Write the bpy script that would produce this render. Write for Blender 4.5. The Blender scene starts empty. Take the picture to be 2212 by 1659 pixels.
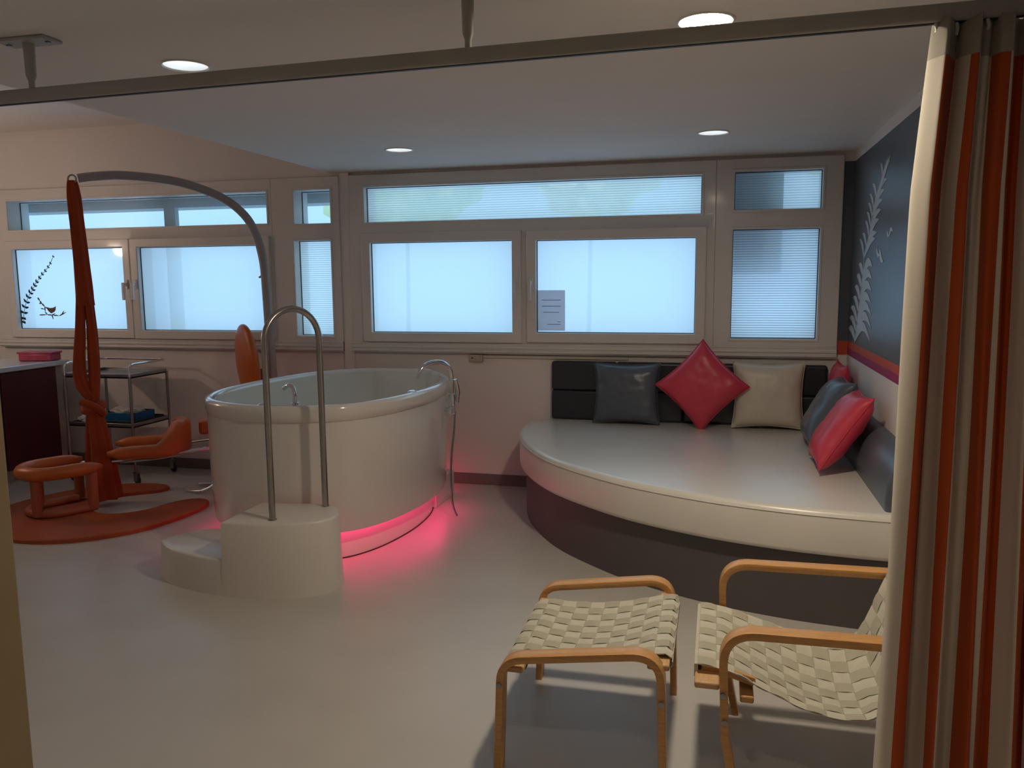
import bpy, bmesh, math, random
from mathutils import Vector, Matrix, noise
random.seed(4)
C = bpy.context.scene.collection
PI = math.pi
V = Vector
D = 5.91          # inner face of the window wall
XR = 0.86         # right wall
ZC = 2.398        # lowered ceiling
ZH = 2.86         # raised ceiling
XS = -2.9         # edge of the lowered ceiling
XL = -6.45        # left wall
YB = -1.3         # wall behind the viewer

# ------------------------------------------------------------------ materials
def mat(name, col, rough=0.5, metal=0.0, spec=0.5, coat=0.0, coat_rough=0.1, trans=0.0, var=0.0, vscale=8.0,
        bump=0.0, bscale=40.0, sheen=0.0, stretch=None):
    m = bpy.data.materials.new(name); m.use_nodes = True
    nt = m.node_tree; n = nt.nodes; l = nt.links
    b = n['Principled BSDF']
    b.inputs['Base Color'].default_value = (*col, 1)
    b.inputs['Roughness'].default_value = rough
    b.inputs['Metallic'].default_value = metal
    b.inputs['Specular IOR Level'].default_value = spec
    b.inputs['Coat Weight'].default_value = coat
    b.inputs['Coat Roughness'].default_value = coat_rough
    b.inputs['Sheen Weight'].default_value = sheen
    tc = n.new('ShaderNodeTexCoord')
    src = tc.outputs['Object']
    if stretch:
        mp = n.new('ShaderNodeMapping'); mp.inputs['Scale'].default_value = stretch
        l.new(src, mp.inputs['Vector']); src = mp.outputs['Vector']
    if var > 0:
        t = n.new('ShaderNodeTexNoise'); t.inputs['Scale'].default_value = vscale; t.inputs['Detail'].default_value = 4
        l.new(src, t.inputs['Vector'])
        r = n.new('ShaderNodeValToRGB')
        r.color_ramp.elements[0].position = .3; r.color_ramp.elements[1].position = .7
        r.color_ramp.elements[0].color = (*[c*(1-var) for c in col], 1)
        r.color_ramp.elements[1].color = (*[min(1, c*(1+var)) for c in col], 1)
        l.new(t.outputs['Fac'], r.inputs['Fac']); l.new(r.outputs['Color'], b.inputs['Base Color'])
    if bump > 0:
        t2 = n.new('ShaderNodeTexNoise'); t2.inputs['Scale'].default_value = bscale; t2.inputs['Detail'].default_value = 3
        l.new(src, t2.inputs['Vector'])
        bp = n.new('ShaderNodeBump'); bp.inputs['Strength'].default_value = bump; bp.inputs['Distance'].default_value = .01
        l.new(t2.outputs['Fac'], bp.inputs['Height']); l.new(bp.outputs['Normal'], b.inputs['Normal'])
    if trans > 0:
        out = n['Material Output']
        tr = n.new('ShaderNodeBsdfTranslucent'); tr.inputs['Color'].default_value = (*col, 1)
        mx = n.new('ShaderNodeMixShader'); mx.inputs['Fac'].default_value = trans
        l.new(b.outputs[0], mx.inputs[1]); l.new(tr.outputs[0], mx.inputs[2]); l.new(mx.outputs[0], out.inputs['Surface'])
    return m

def emit(name, col, s):
    m = bpy.data.materials.new(name); m.use_nodes = True
    nt = m.node_tree; nt.nodes.clear()
    e = nt.nodes.new('ShaderNodeEmission'); e.inputs['Color'].default_value = (*col, 1); e.inputs['Strength'].default_value = s
    o = nt.nodes.new('ShaderNodeOutputMaterial'); nt.links.new(e.outputs[0], o.inputs['Surface'])
    return m

def glass(name, clear, tint, ribs=0.0, ribfreq=60.0, gloss=.04):
    """frosted pane: part of the daylight passes straight through, the rest is scattered"""
    m = bpy.data.materials.new(name); m.use_nodes = True
    nt = m.node_tree; n = nt.nodes; l = nt.links; n.clear()
    o = n.new('ShaderNodeOutputMaterial')
    tr = n.new('ShaderNodeBsdfTranslucent'); tp = n.new('ShaderNodeBsdfTransparent')
    tr.inputs['Color'].default_value = (*tint, 1); tp.inputs['Color'].default_value = (*tint, 1)
    mx = n.new('ShaderNodeMixShader'); mx.inputs['Fac'].default_value = clear
    l.new(tr.outputs[0], mx.inputs[1]); l.new(tp.outputs[0], mx.inputs[2])
    if ribs > 0:
        tc = n.new('ShaderNodeTexCoord'); mp = n.new('ShaderNodeMapping')
        mp.inputs['Rotation'].default_value = (0, 0, 0)
        w = n.new('ShaderNodeTexWave'); w.wave_type = 'BANDS'; w.bands_direction = 'Z'
        w.inputs['Scale'].default_value = ribfreq/6.2832*2; w.inputs['Distortion'].default_value = .35
        w.inputs['Detail'].default_value = 1; w.inputs['Detail Scale'].default_value = .3
        l.new(tc.outputs['Object'], mp.inputs['Vector']); l.new(mp.outputs['Vector'], w.inputs['Vector'])
        r = n.new('ShaderNodeValToRGB')
        r.color_ramp.elements[0].color = (*[c*(1-ribs) for c in tint], 1); r.color_ramp.elements[1].color = (*tint, 1)
        r.color_ramp.elements[1].position = .55
        l.new(w.outputs['Fac'], r.inputs['Fac']); l.new(r.outputs['Color'], tr.inputs['Color']); l.new(r.outputs['Color'], tp.inputs['Color'])
    g = n.new('ShaderNodeBsdfGlossy'); g.inputs['Roughness'].default_value = .06
    m2 = n.new('ShaderNodeMixShader'); m2.inputs['Fac'].default_value = gloss
    l.new(mx.outputs[0], m2.inputs[1]); l.new(g.outputs[0], m2.inputs[2]); l.new(m2.outputs[0], o.inputs['Surface'])
    return m

M = {}
M['wall'] = mat('wall_paint', (.76, .71, .67), .75, var=.03, vscale=1.5, bump=.08, bscale=90)
M['ceil'] = mat('ceiling_paint', (.78, .745, .705), .85, var=.02, vscale=2, bump=.05, bscale=120)
M['grey'] = mat('grey_gloss_paint', (.085, .10, .125), .38, coat=.2, coat_rough=.3, var=.05, vscale=3, bump=.05, bscale=60)
M['red_stripe'] = mat('orange_red_stripe', (.55, .075, .035), .5, var=.05)
M['mag_stripe'] = mat('magenta_stripe', (.33, .018, .12), .5, var=.05)
M['decal'] = mat('pale_decal', (.52, .56, .60), .45, var=.08, vscale=5)
M['frame'] = mat('window_plastic', (.70, .665, .63), .38, coat=.15, var=.03, vscale=3)
M['floor'] = mat('vinyl_floor', (.53, .50, .45), .38, coat=.10, coat_rough=.28, var=.05, vscale=2.2, bump=.04, bscale=160)
M['base'] = mat('baseboard_vinyl', (.17, .15, .135), .5, var=.05)
M['dark_metal'] = mat('rail_grey_metal', (.40, .38, .34), .5, var=.04)
M['chrome'] = mat('chrome', (.72, .72, .74), .12, metal=1)
M['steel'] = mat('brushed_steel', (.42, .40, .37), .26, metal=1, var=.05, vscale=30)
M['steel_dull'] = mat('steel_sheet', (.32, .32, .33), .32, metal=1, var=.05)
M['tub'] = mat('tub_acrylic', (.74, .70, .65), .16, coat=.7, coat_rough=.04, var=.01, vscale=2)
M['tubin'] = mat('tub_lining', (.70, .70, .64), .25, coat=.4, coat_rough=.1, var=.01)
M['step'] = mat('step_acrylic', (.72, .67, .60), .35, coat=.2, coat_rough=.2, var=.015)
M['seam'] = mat('dark_seam', (.05, .02, .02), .6, var=.05)
M['led'] = emit('red_led', (1.0, .035, .20), 15)
M['cream'] = mat('cream_vinyl', (.73, .70, .63), .32, coat=.8, coat_rough=.30, var=.03, vscale=4, bump=.06, bscale=220, sheen=.1)
M['charcoal'] = mat('charcoal_vinyl', (.095, .085, .082), .5, var=.06, vscale=4, bump=.05, bscale=200)
M['black_vinyl'] = mat('black_vinyl', (.022, .024, .032), .38, coat=.1, coat_rough=.3, var=.08, vscale=6, bump=.05, bscale=200)
M['slate_vinyl'] = mat('slate_vinyl', (.085, .10, .125), .36, coat=.15, coat_rough=.25, var=.06, vscale=6, bump=.05, bscale=150)
M['rose_vinyl'] = mat('rose_vinyl', (.60, .045, .085), .40, coat=.08, coat_rough=.3, var=.06, vscale=6, bump=.06, bscale=150)
M['beige_vinyl'] = mat('beige_vinyl', (.62, .55, .45), .42, coat=.1, coat_rough=.3, var=.05, vscale=6, bump=.06, bscale=150)
M['wood'] = mat('birch_bentwood', (.58, .30, .10), .38, coat=.25, coat_rough=.2, var=.14, vscale=5, stretch=(3, 30, 30), bump=.03, bscale=60)
M['wood_end'] = mat('birch_rail', (.62, .38, .19), .45, var=.12, vscale=8, stretch=(30, 3, 30))
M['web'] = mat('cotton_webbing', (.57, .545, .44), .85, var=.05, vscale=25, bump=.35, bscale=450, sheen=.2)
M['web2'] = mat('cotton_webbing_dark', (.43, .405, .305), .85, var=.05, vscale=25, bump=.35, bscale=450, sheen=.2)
M['orange'] = mat('orange_vinyl', (.50, .115, .016), .42, coat=.12, coat_rough=.3, var=.05, vscale=5, bump=.03, bscale=200)
M['orange_post'] = mat('salmon_post', (.38, .10, .045), .5, var=.05)
M['orange_mat'] = mat('orange_mat', (.36, .07, .012), .6, var=.06, vscale=12, bump=.08, bscale=260)
M['cloth'] = mat('orange_cloth', (.42, .060, .005), .8, trans=.25, var=.1, vscale=12, sheen=.15, bump=.15, bscale=300)
M['pole'] = mat('grey_pole', (.33, .31, .30), .4, coat=.2, var=.03)
M['burgundy'] = mat('burgundy_laminate', (.075, .006, .014), .4, coat=.1, var=.06, vscale=3)
M['cab'] = mat('cabinet_carcass', (.40, .34, .31), .5, var=.04)
M['worktop'] = mat('white_worktop', (.66, .66, .68), .2, coat=.4, coat_rough=.08, var=.02)
M['rubber'] = mat('black_rubber', (.015, .015, .017), .5, var=.1)
M['white_pl'] = mat('white_plastic', (.62, .58, .50), .4, var=.02)
M['cream_pl'] = mat('aged_socket_plastic', (.50, .43, .34), .45, var=.03)
M['blue_pl'] = mat('blue_plastic', (.006, .085, .22), .4, coat=.1, var=.05)
M['blk_tray'] = mat('dark_tray_plastic', (.012, .02, .02), .45, var=.1)
M['pack'] = mat('white_wrap', (.62, .58, .54), .5, var=.1, vscale=25, bump=.5, bscale=40)
M['pinkbox'] = mat('rose_plastic_tub', (.42, .045, .10), .35, coat=.1, var=.25, vscale=14)
M['paper'] = mat('notice_paper', (.82, .82, .86), .8, trans=.6, var=.02)
M['ink'] = mat('faded_ink', (.16, .20, .33), .8, var=.1)
M['decal_dark'] = mat('dark_blue_film', (.012, .035, .075), .6, trans=.2, var=.1)
M['decal_brown'] = mat('brown_film', (.22, .13, .12), .6, trans=.35, var=.1)
M['eave'] = mat('outside_render', (.30, .33, .32), .8, var=.06, vscale=3)
M['eave_dk'] = mat('outside_dark', (.10, .16, .24), .8, var=.1, vscale=3)
M['leaf'] = mat('outside_leaves', (.80, .98, .55), .8, var=.3, vscale=4, trans=.3)
M['leaf2'] = mat('outside_pale_leaves', (.95, 1.0, .70), .8, var=.2, vscale=4, trans=.3)
M['jamb'] = mat('door_lining', (.26, .19, .10), .6, var=.05)
M['lamp'] = emit('lamp_tube', (1.0, .86, .67), 400)
M['lamp2'] = emit('fill_lamp_dim', (1.0, .80, .62), 75)
M['lamp3'] = emit('fill_lamp_faint', (1.0, .80, .62), 10)
M['refl'] = mat('lamp_reflector', (.86, .86, .86), .5, var=.02)
M['tube_shine'] = emit('reflected_shine', (.88, .95, 1.0), 5)  # unlit lamps: this glow stands in for window light reflected inside them
M['glass_frost'] = glass('frosted_glass', .34, (.96, .98, 1.0))
M['glass_frost_r'] = glass('ribbed_frosted_glass', .30, (.97, .98, 1.0), ribs=.38, ribfreq=58)
M['glass_clear'] = glass('clear_glass', .90, (.95, .98, 1.0), gloss=.05)
M['glass_rib'] = glass('ribbed_glass', .50, (.98, 1.0, 1.0), ribs=.22, ribfreq=58)

# striped curtain, pattern follows the cloth's own width (UV), so it stays with the folds
def curtain_mat():
    m = bpy.data.materials.new('striped_curtain'); m.use_nodes = True
    nt = m.node_tree; n = nt.nodes; l = nt.links
    b = n['Principled BSDF']; b.inputs['Roughness'].default_value = .75; b.inputs['Sheen Weight'].default_value = .1
    uv = n.new('ShaderNodeUVMap'); uv.uv_map = 'UVMap'
    sx = n.new('ShaderNodeSeparateXYZ'); l.new(uv.outputs['UV'], sx.inputs[0])
    r = n.new('ShaderNodeValToRGB'); r.color_ramp.interpolation = 'CONSTANT'
    cream = (.68, .61, .50, 1); org = (.50, .075, .006, 1); red = (.28, .012, .01, 1)
    e = r.color_ramp.elements
    e[0].position = 0; e[0].color = red; e[1].position = .012; e[1].color = cream
    for a, bb in STR:
        x = e.new(a); x.color = org; x = e.new(bb); x.color = cream
    l.new(sx.outputs['X'], r.inputs['Fac'])
    lt = n.new('ShaderNodeMath'); lt.operation = 'GREATER_THAN'; lt.inputs[1].default_value = .955
    l.new(sx.outputs['Y'], lt.inputs[0])
    mc = n.new('ShaderNodeMix'); mc.data_type = 'RGBA'
    l.new(lt.outputs[0], mc.inputs['Factor']); l.new(r.outputs['Color'], mc.inputs[6]); mc.inputs[7].default_value = (.40, .36, .29, 1)
    l.new(mc.outputs[2], b.inputs['Base Color'])
    tr = n.new('ShaderNodeBsdfTranslucent'); l.new(mc.outputs[2], tr.inputs['Color'])
    mx = n.new('ShaderNodeMixShader'); mx.inputs['Fac'].default_value = .15
    l.new(b.outputs[0], mx.inputs[1]); l.new(tr.outputs[0], mx.inputs[2]); l.new(mx.outputs[0], n['Material Output'].inputs['Surface'])
    return m

# ------------------------------------------------------------------ object helpers
def link(name, bm, m, parent=None, smooth=True, angle=35, kind=None, bevel=0, bseg=2, loc=None):
    me = bpy.data.meshes.new(name)
    bmesh.ops.recalc_face_normals(bm, faces=bm.faces)
    bm.to_mesh(me); bm.free()
    if m is not None: me.materials.append(m)
    if smooth:
        me.polygons.foreach_set('use_smooth', [True]*len(me.polygons))
        me.set_sharp_from_angle(angle=math.radians(angle))
    o = bpy.data.objects.new(name, me); C.objects.link(o)
    if parent is not None:
        o.parent = parent
        o.location = -parent.location if loc is None else loc
    if kind: o['kind'] = kind
    if bevel:
        md = o.modifiers.new('Bevel', 'BEVEL'); md.width = bevel; md.segments = bseg; md.limit_method = 'ANGLE'
        md.angle_limit = math.radians(40); md.harden_normals = False
    return o

def thing(name, label, cat, loc=(0, 0, 0), group=None):
    o = bpy.data.objects.new(name, None); C.objects.link(o)
    o.location = loc; o.empty_display_size = .1
    o['label'] = label; o['category'] = cat
    if group: o['group'] = group
    return o
def tag(o, label, cat, group=None):
    o['label'] = label; o['category'] = cat
    if group: o['group'] = group
    return o
def rebase(o, p):
    """give a single-mesh thing an origin at its base"""
    p = V(p); o.data.transform(Matrix.Translation(-p)); o.location = p; return o

def box(bm, x0, x1, y0, y1, z0, z1, mtx=None):
    vs = [bm.verts.new((x, y, z)) for z in (z0, z1) for y in (y0, y1) for x in (x0, x1)]
    for f in ((0, 1, 3, 2), (4, 6, 7, 5), (0, 4, 5, 1), (2, 3, 7, 6), (0, 2, 6, 4), (1, 5, 7, 3)):
        bm.faces.new([vs[i] for i in f])
    if mtx is not None: bmesh.ops.transform(bm, matrix=mtx, verts=vs)
    return vs
def bbox(x0, x1, y0, y1, z0, z1, mtx=None):
    bm = bmesh.new(); box(bm, x0, x1, y0, y1, z0, z1, mtx); return bm

def catmull(pts, n=8, closed=False):
    P = [V(p) for p in pts]; out = []; N = len(P)
    rng = range(N) if closed else range(N-1)
    for i in rng:
        if closed: a, b, c, d = P[i-1], P[i], P[(i+1) % N], P[(i+2) % N]
        else: a = P[max(i-1, 0)]; b = P[i]; c = P[i+1]; d = P[min(i+2, N-1)]
        for k in range(n):
            t = k/n
            out.append(.5*((2*b)+(c-a)*t+(2*a-5*b+4*c-d)*t*t+(-a+3*b-3*c+d)*t**3))
    if not closed: out.append(P[-1].copy())
    return out

def sweep(bm, path, prof, up=None, closed=False, cap=True):
    """prof(i,t)-> list of (a,b) offsets in the (side,up) frame; parallel-transported"""
    P = [V(p) for p in path]; N = len(P); rings = []; prev = None
    for i in range(N):
        if closed: t = (P[(i+1) % N]-P[i-1]).normalized()
        else: t = (P[min(i+1, N-1)]-P[max(i-1, 0)]).normalized()
        if up is not None:
            s = t.cross(V(up)).normalized(); u = s.cross(t).normalized()
        else:
            if prev is None:
                a = V((0, 0, 1)) if abs(t.z) < .9 else V((1, 0, 0))
                s = t.cross(a).normalized()
            else:
                s = (prev - t*prev.dot(t)).normalized()
            u = s.cross(t).normalized(); prev = s
        rings.append([bm.verts.new(P[i]+s*a+u*b) for a, b in prof(i, i/max(1, N-1))])
    K = len(rings[0])
    for i in range(N if closed else N-1):
        A = rings[i]; B = rings[(i+1) % N]
        for k in range(K):
            bm.faces.new((A[k], A[(k+1) % K], B[(k+1) % K], B[k]))
    if cap and not closed:
        bm.faces.new(rings[0][::-1]); bm.faces.new(rings[-1])
    return rings
def circ(r, n=12, r2=None):
    r2 = r if r2 is None else r2
    return [(r*math.cos(2*PI*k/n), r2*math.sin(2*PI*k/n)) for k in range(n)]
def tube(path, r, n=12, closed=False, bm=None, up=None):
    bm = bm or bmesh.new()
    f = r if callable(r) else (lambda t: r)
    sweep(bm, path, lambda i, t: circ(f(t), n), closed=closed, up=up)
    return bm
def rrect(w, h, r, n=4):
    out = []
    for cx, cy, a0 in ((w/2-r, h/2-r, 0), (-w/2+r, h/2-r, PI/2), (-w/2+r, -h/2+r, PI), (w/2-r, -h/2+r, 1.5*PI)):
        for k in range(n+1):
            a = a0+k/n*PI/2; out.append((cx+r*math.cos(a), cy+r*math.sin(a)))
    return out

def loft(rings, closed_ends=(True, True), bm=None):
    bm = bm or bmesh.new()
    R_ = [[bm.verts.new(p) for p in r] for r in rings]; K = len(R_[0])
    for A, B in zip(R_[:-1], R_[1:]):
        for k in range(K): bm.faces.new((A[k], A[(k+1) % K], B[(k+1) % K], B[k]))
    if closed_ends[0]: bm.faces.new(R_[0][::-1])
    if closed_ends[1]: bm.faces.new(R_[-1])
    return bm
def inset2d(pts, d):
    """offset a closed CCW outline inwards by d"""
    N = len(pts); out = []
    for i in range(N):
        t = (pts[(i+1) % N]-pts[i-1]).normalized(); n = V((-t.y, t.x, 0)); out.append(pts[i]+n*d)
    return out
def at(pts, z): return [V((p.x, p.y, z)) for p in pts]
def ccw(pts):
    a = sum(pts[i-1].x*pts[i].y-pts[i].x*pts[i-1].y for i in range(len(pts)))
    return pts if a > 0 else pts[::-1]
def resample(pts, n):
    L = [0]; N = len(pts)
    for i in range(N): L.append(L[-1]+(pts[(i+1) % N]-pts[i]).length)
    out = []; j = 0
    for k in range(n):
        s = L[-1]*k/n
        while L[j+1] < s: j += 1
        t = (s-L[j])/max(1e-9, L[j+1]-L[j]); out.append(pts[j].lerp(pts[(j+1) % N], t))
    return out
def lathe(prof, n=24, ctr=(0, 0, 0), axis=None, caps=True):
    bm = bmesh.new(); rings = []
    for r, z in prof: rings.append([V((r*math.cos(2*PI*k/n), r*math.sin(2*PI*k/n), z)) for k in range(n)])
    loft(rings, (caps and prof[0][0] > 1e-4, caps and prof[-1][0] > 1e-4), bm)
    if axis is not None:
        bmesh.ops.transform(bm, matrix=V((0, 0, 1)).rotation_difference(V(axis)).to_matrix().to_4x4(), verts=bm.verts)
    bmesh.ops.translate(bm, vec=V(ctr), verts=bm.verts)
    bmesh.ops.remove_doubles(bm, verts=bm.verts, dist=1e-5)
    return bm

# ================================================================== the setting
link('floor', bbox(XL-.2, XR+.2, YB-.2, D+.25, -.1, 0), M['floor'], smooth=False, kind='structure')

# ceiling panels with round holes for the recessed lamps
LAMPS = [(-.06, 2.82), (-2.0, 2.84), (-1.99, 4.98), (-.05, 4.93), (-2.0, .85), (-.06, .85)]
RL = .083
def ceiling_low():
    bm = bmesh.new(); ed = []
    def loop(vs):
        for i in range(len(vs)): ed.append(bm.edges.new((vs[i-1], vs[i])))
    loop([bm.verts.new(p) for p in ((XS, YB-.1, ZC), (XR+.1, YB-.1, ZC), (XR+.1, D+.1, ZC), (XS, D+.1, ZC))])
    for x, y in LAMPS: loop([bm.verts.new((x+RL*math.cos(2*PI*k/32), y+RL*math.sin(2*PI*k/32), ZC)) for k in range(32)])
    bmesh.ops.triangle_fill(bm, use_beauty=True, use_dissolve=False, edges=ed)
    kill = [f for f in bm.faces if any((f.calc_center_median()-V((x, y, ZC))).length < RL*.98 for x, y in LAMPS) and f.calc_area() < PI*RL*RL and max((v.co-f.calc_center_median()).length for v in f.verts) < RL*2]
    bmesh.ops.delete(bm, geom=kill, context='FACES_ONLY')
    return bm
link('ceiling', ceiling_low(), M['ceil'], smooth=False, kind='structure')
bm = bmesh.new(); box(bm, XS-.02, XS, YB-.1, D+.1, ZC, ZH+.1)
link('trim_1', bm, M['ceil'], smooth=False, kind='structure')                      # step between both ceiling heights
link('ceiling', bbox(XL-.1, XS-.02, YB-.1, D+.1, ZH, ZH+.1), M['ceil'], smooth=False, kind='structure')
link('ceiling', bbox(XS-.02, XR+.1, YB-.1, D+.1, ZC+.35, ZC+.45), M['ceil'], smooth=False, kind='structure')  # slab above

ZW0, ZW1 = 1.02, 2.375        # window band
# window wall: masonry below and above the band, and solid piers
bm = bmesh.new()
box(bm, XL-.2, XR+.2, D, D+.22, -.05, ZW0)
box(bm, XL-.2, XR+.2, D, D+.22, ZW1, ZH+.3)
for a, b in ((XL-.2, -6.17), (-2.86, -2.76), (.785, XR+.2)): box(bm, a, b, D, D+.22, ZW0, ZW1)
link('wall_back', bm, M['wall'], smooth=False, kind='structure')
bm = bmesh.new(); box(bm, -2.858, -2.775, D-.022, D, 0.0, ZC)
link('trim_2', bm, M['wall'], smooth=False, kind='structure', bevel=.004)           # flat pilaster strip
# right wall: white below, stripes, grey field, white band on top
for nm, z0, z1, m in (('wall_right', 0, 1.049, 'wall'), ('trim_3', 1.049, 1.096, 'mag_stripe'), ('trim_4', 1.096, 1.142, 'red_stripe'),
                      ('wall_right', 1.142, 2.333, 'grey'), ('wall_right', 2.333, ZH, 'wall')):
    link(nm, bbox(XR, XR+.12, YB, D+.05, z0, z1), M[m], smooth=False, kind='structure')
link('wall_back', bbox(.79, XR, D-.006, D, 1.142, 2.333), M['grey'], smooth=False, kind='structure')
link('trim_5', bbox(.79, XR, D-.0065, D, 1.049, 1.142), M['red_stripe'], smooth=False, kind='structure')
link('wall_left', bbox(XL-.12, XL, YB, D+.05, -.02, ZH+.05), M['wall'], smooth=False, kind='structure')
link('wall_front', bbox(XL-.1, XR+.12, YB-.12, YB, -.02, ZH+.05), M['wall'], smooth=False, kind='structure')
# short wall end with dark door lining, just inside the left edge of the view
link('wall_front_left', bbox(XL, -1.42, 1.16, 1.24, 0, ZC+.35), M['wall'], smooth=False, kind='structure')
link('trim_6', bbox(-1.43, -1.345, 1.13, 1.27, 0, ZC), M['jamb'], smooth=False, kind='structure', bevel=.004)
link('baseboard_back', bbox(XL, XR, D-.014, D, 0, .085), M['base'], smooth=False, kind='structure', bevel=.003)
link('baseboard_right', bbox(XR-.014, XR, YB, D-.014, 0, .085), M['base'], smooth=False, kind='structure', bevel=.003)

# ------------------------------------------------------------------ windows
def plate(bm, x0, x1, z0, z1, holes, y0, y1):
    """rectangular plate with rectangular holes (grid of boxes, inner faces dropped)"""
    xs = sorted({x0, x1, *[h[0] for h in holes], *[h[1] for h in holes]})
    zs = sorted({z0, z1, *[h[2] for h in holes], *[h[3] for h in holes]})
    solid = {}
    for i in range(len(xs)-1):
        for j in range(len(zs)-1):
            cx, cz = (xs[i]+xs[i+1])/2, (zs[j]+zs[j+1])/2
            solid[i, j] = not any(h[0] < cx < h[1] and h[2] < cz < h[3] for h in holes)
    vv = {}
    def v(i, j, y):
        k = (i, j, y)
        if k not in vv: vv[k] = bm.verts.new((xs[i], y, zs[j]))
        return vv[k]
    for (i, j), s in solid.items():
        if not s: continue
        bm.faces.new((v(i, j, y0), v(i+1, j, y0), v(i+1, j+1, y0), v(i, j+1, y0)))
        bm.faces.new((v(i, j, y1), v(i, j+1, y1), v(i+1, j+1, y1), v(i+1, j, y1)))
        for di, dj, a, b in ((-1, 0, (i, j), (i, j+1)), (1, 0, (i+1, j), (i+1, j+1)), (0, -1, (i, j), (i+1, j)), (0, 1, (i, j+1), (i+1, j+1))):
            if not solid.get((i+di, j+dj), False):
                bm.faces.new((v(*a, y0), v(*b, y0), v(*b, y1), v(*a, y1)))
    return bm

def handle(parent, x, z, y):
    b = bmesh.new(); box(b, x-.016, x+.016, y-.012, y, z-.04, z+.04)
    box(b, x-.010, x+.010, y-.045, y-.012, z-.012, z+.012)
    box(b, x-.012, x+.012, y-.055, y-.035, z-.13, z+.014)
    return link('window_handle', b, M['frame'], parent, bevel=.004)

def gasket(parent, r, y):
    b = bmesh.new(); plate(b, r[0]-.001, r[1]+.001, r[2]-.001, r[3]+.001, [(r[0]+.005, r[1]-.005, r[2]+.005, r[3]-.005)], y, y+.005)
    return link('glazing_gasket', b, M['rubber'], parent, smooth=False)

def window(n, x0, x1, fixed, sashes, gl_top, gl_low, handles=(), topdepth=.03):
    w = bpy.data.objects.new('window_%d' % n, None); C.objects.link(w); w['kind'] = 'structure'
    w.location = ((x0+x1)/2, D, ZW0)
    holes = []
    for f in fixed: holes.append(f[:4])
    for s in sashes: holes.append((s[0]-.055, s[1]+.055, s[2]-.055, s[3]+.055))
    b = bmesh.new(); plate(b, x0, x1, ZW0, ZW1, holes, D-.035, D+.20)
    link('window_frame', b, M['frame'], w, bevel=.005)
    for f in fixed:
        dy = f[4]
        m = M[f[5]]
        link('window_pane', bbox(f[0]-.005, f[1]+.005, D+dy, D+dy+.006, f[2]-.005, f[3]+.005), m, w, smooth=False)
        gasket(w, f[:4], D+dy-.005)
        # slim glazing bead
        b = bmesh.new(); plate(b, f[0]-.016, f[1]+.016, f[2]-.016, f[3]+.016, [f[:4]], D-.040, D-.034)
        link('glazing_bead', b, M['frame'], w, bevel=.002)
    for s in sashes:
        b = bmesh.new(); plate(b, s[0]-.072, s[1]+.072, s[2]-.072, s[3]+.072, [s[:4]], D-.060, D+.035)
        sh = link('sash', b, M['frame'], w, bevel=.008, bseg=3)
        link('window_pane', bbox(s[0]-.006, s[1]+.006, D-.012, D-.006, s[2]-.006, s[3]+.006), M[s[4]], w, smooth=False)
        gasket(w, s[:4], D-.017)
    for x, z in handles: handle(w, x, z, D-.060)
    # stepped sill ledges
    b = bmesh.new()
    for k, (dz, dy) in enumerate(((.078, .046), (.050, .052), (.022, .058))):
        box(b, x0, x1, D-dy, D-.0, ZW0+dz-.012, ZW0+dz)
    box(b, x0, x1, D-.042, D, ZW0, ZW0+.078)
    link('window_sill', b, M['frame'], w, bevel=.004)
    return w

window(1, -6.17, -3.44, [(-5.985, -3.48, 2.03, 2.277, .11, 'glass_clear')],
       [(-5.95, -4.83, 1.178, 1.866, 'glass_frost'), (-4.685, -3.53, 1.175, 1.863, 'glass_frost')], None, None,
       handles=((-4.80, 1.56), (-4.715, 1.56)))
window(2, -3.44, -2.858, [(-3.245, -2.93, 2.02, 2.278, .11, 'glass_clear'), (-3.255, -2.937, 1.142, 1.890, .06, 'glass_rib')], [], None, None)
window(3, -2.775, -.03, [(-2.648, -.127, 2.016, 2.280, .03, 'glass_rib')],
       [(-2.604, -1.479, 1.175, 1.861, 'glass_frost'), (-1.298, -.157, 1.182, 1.856, 'glass_frost')], None, None,
       handles=((-1.445, 1.55), (-1.335, 1.55)))
window(4, -.03, .79, [(.092, .660, 2.032, 2.290, .03, 'glass_rib'), (.087, .655, 1.150, 1.902, .03, 'glass_frost_r')], [], None, None)

# outside: eave and post beyond the left windows, greenery, added dark box beyond the right window
b = bbox(-7.2, -3.0, D+.26, D+.50, 2.205, 2.75)
tag(rebase(link('eave', b, M['eave'], smooth=False), (-5, D+.26, 2.205)), 'grey green horizontal eave outside above the left window panes', 'eave')
b = bbox(-4.60, -4.492, D+.205, D+.255, -.2, 2.205)
tag(rebase(link('porch_post', b, M['eave'], smooth=False), (-4.55, D+.23, -.2)), 'vertical post outside, a dark band behind the left frosted panes', 'post')
b = bbox(.10, .43, D+.221, D+.30, 1.60, 2.6)  # added shape, gives the soft dark patch behind the ribbed glass
tag(rebase(link('added_dark_box', b, M['eave_dk'], smooth=False, bevel=.02), (.3, D+.26, 1.60)), 'dark blue box added outside to darken the far right ribbed panes', 'box')
def blob(r, c, sq=(1, 1, 1), seed=0):
    bm = bmesh.new(); bmesh.ops.create_icosphere(bm, subdivisions=4, radius=1)
    for v in bm.verts:
        k = 1+.35*noise.noise(v.co*2.2+V((seed, 0, 0)))+.15*noise.noise(v.co*6+V((0, seed, 0)))
        v.co = V((v.co.x*r*k*sq[0]+c[0], v.co.y*r*k*sq[1]+c[1], v.co.z*r*k*sq[2]+c[2]))
    return bm
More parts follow.
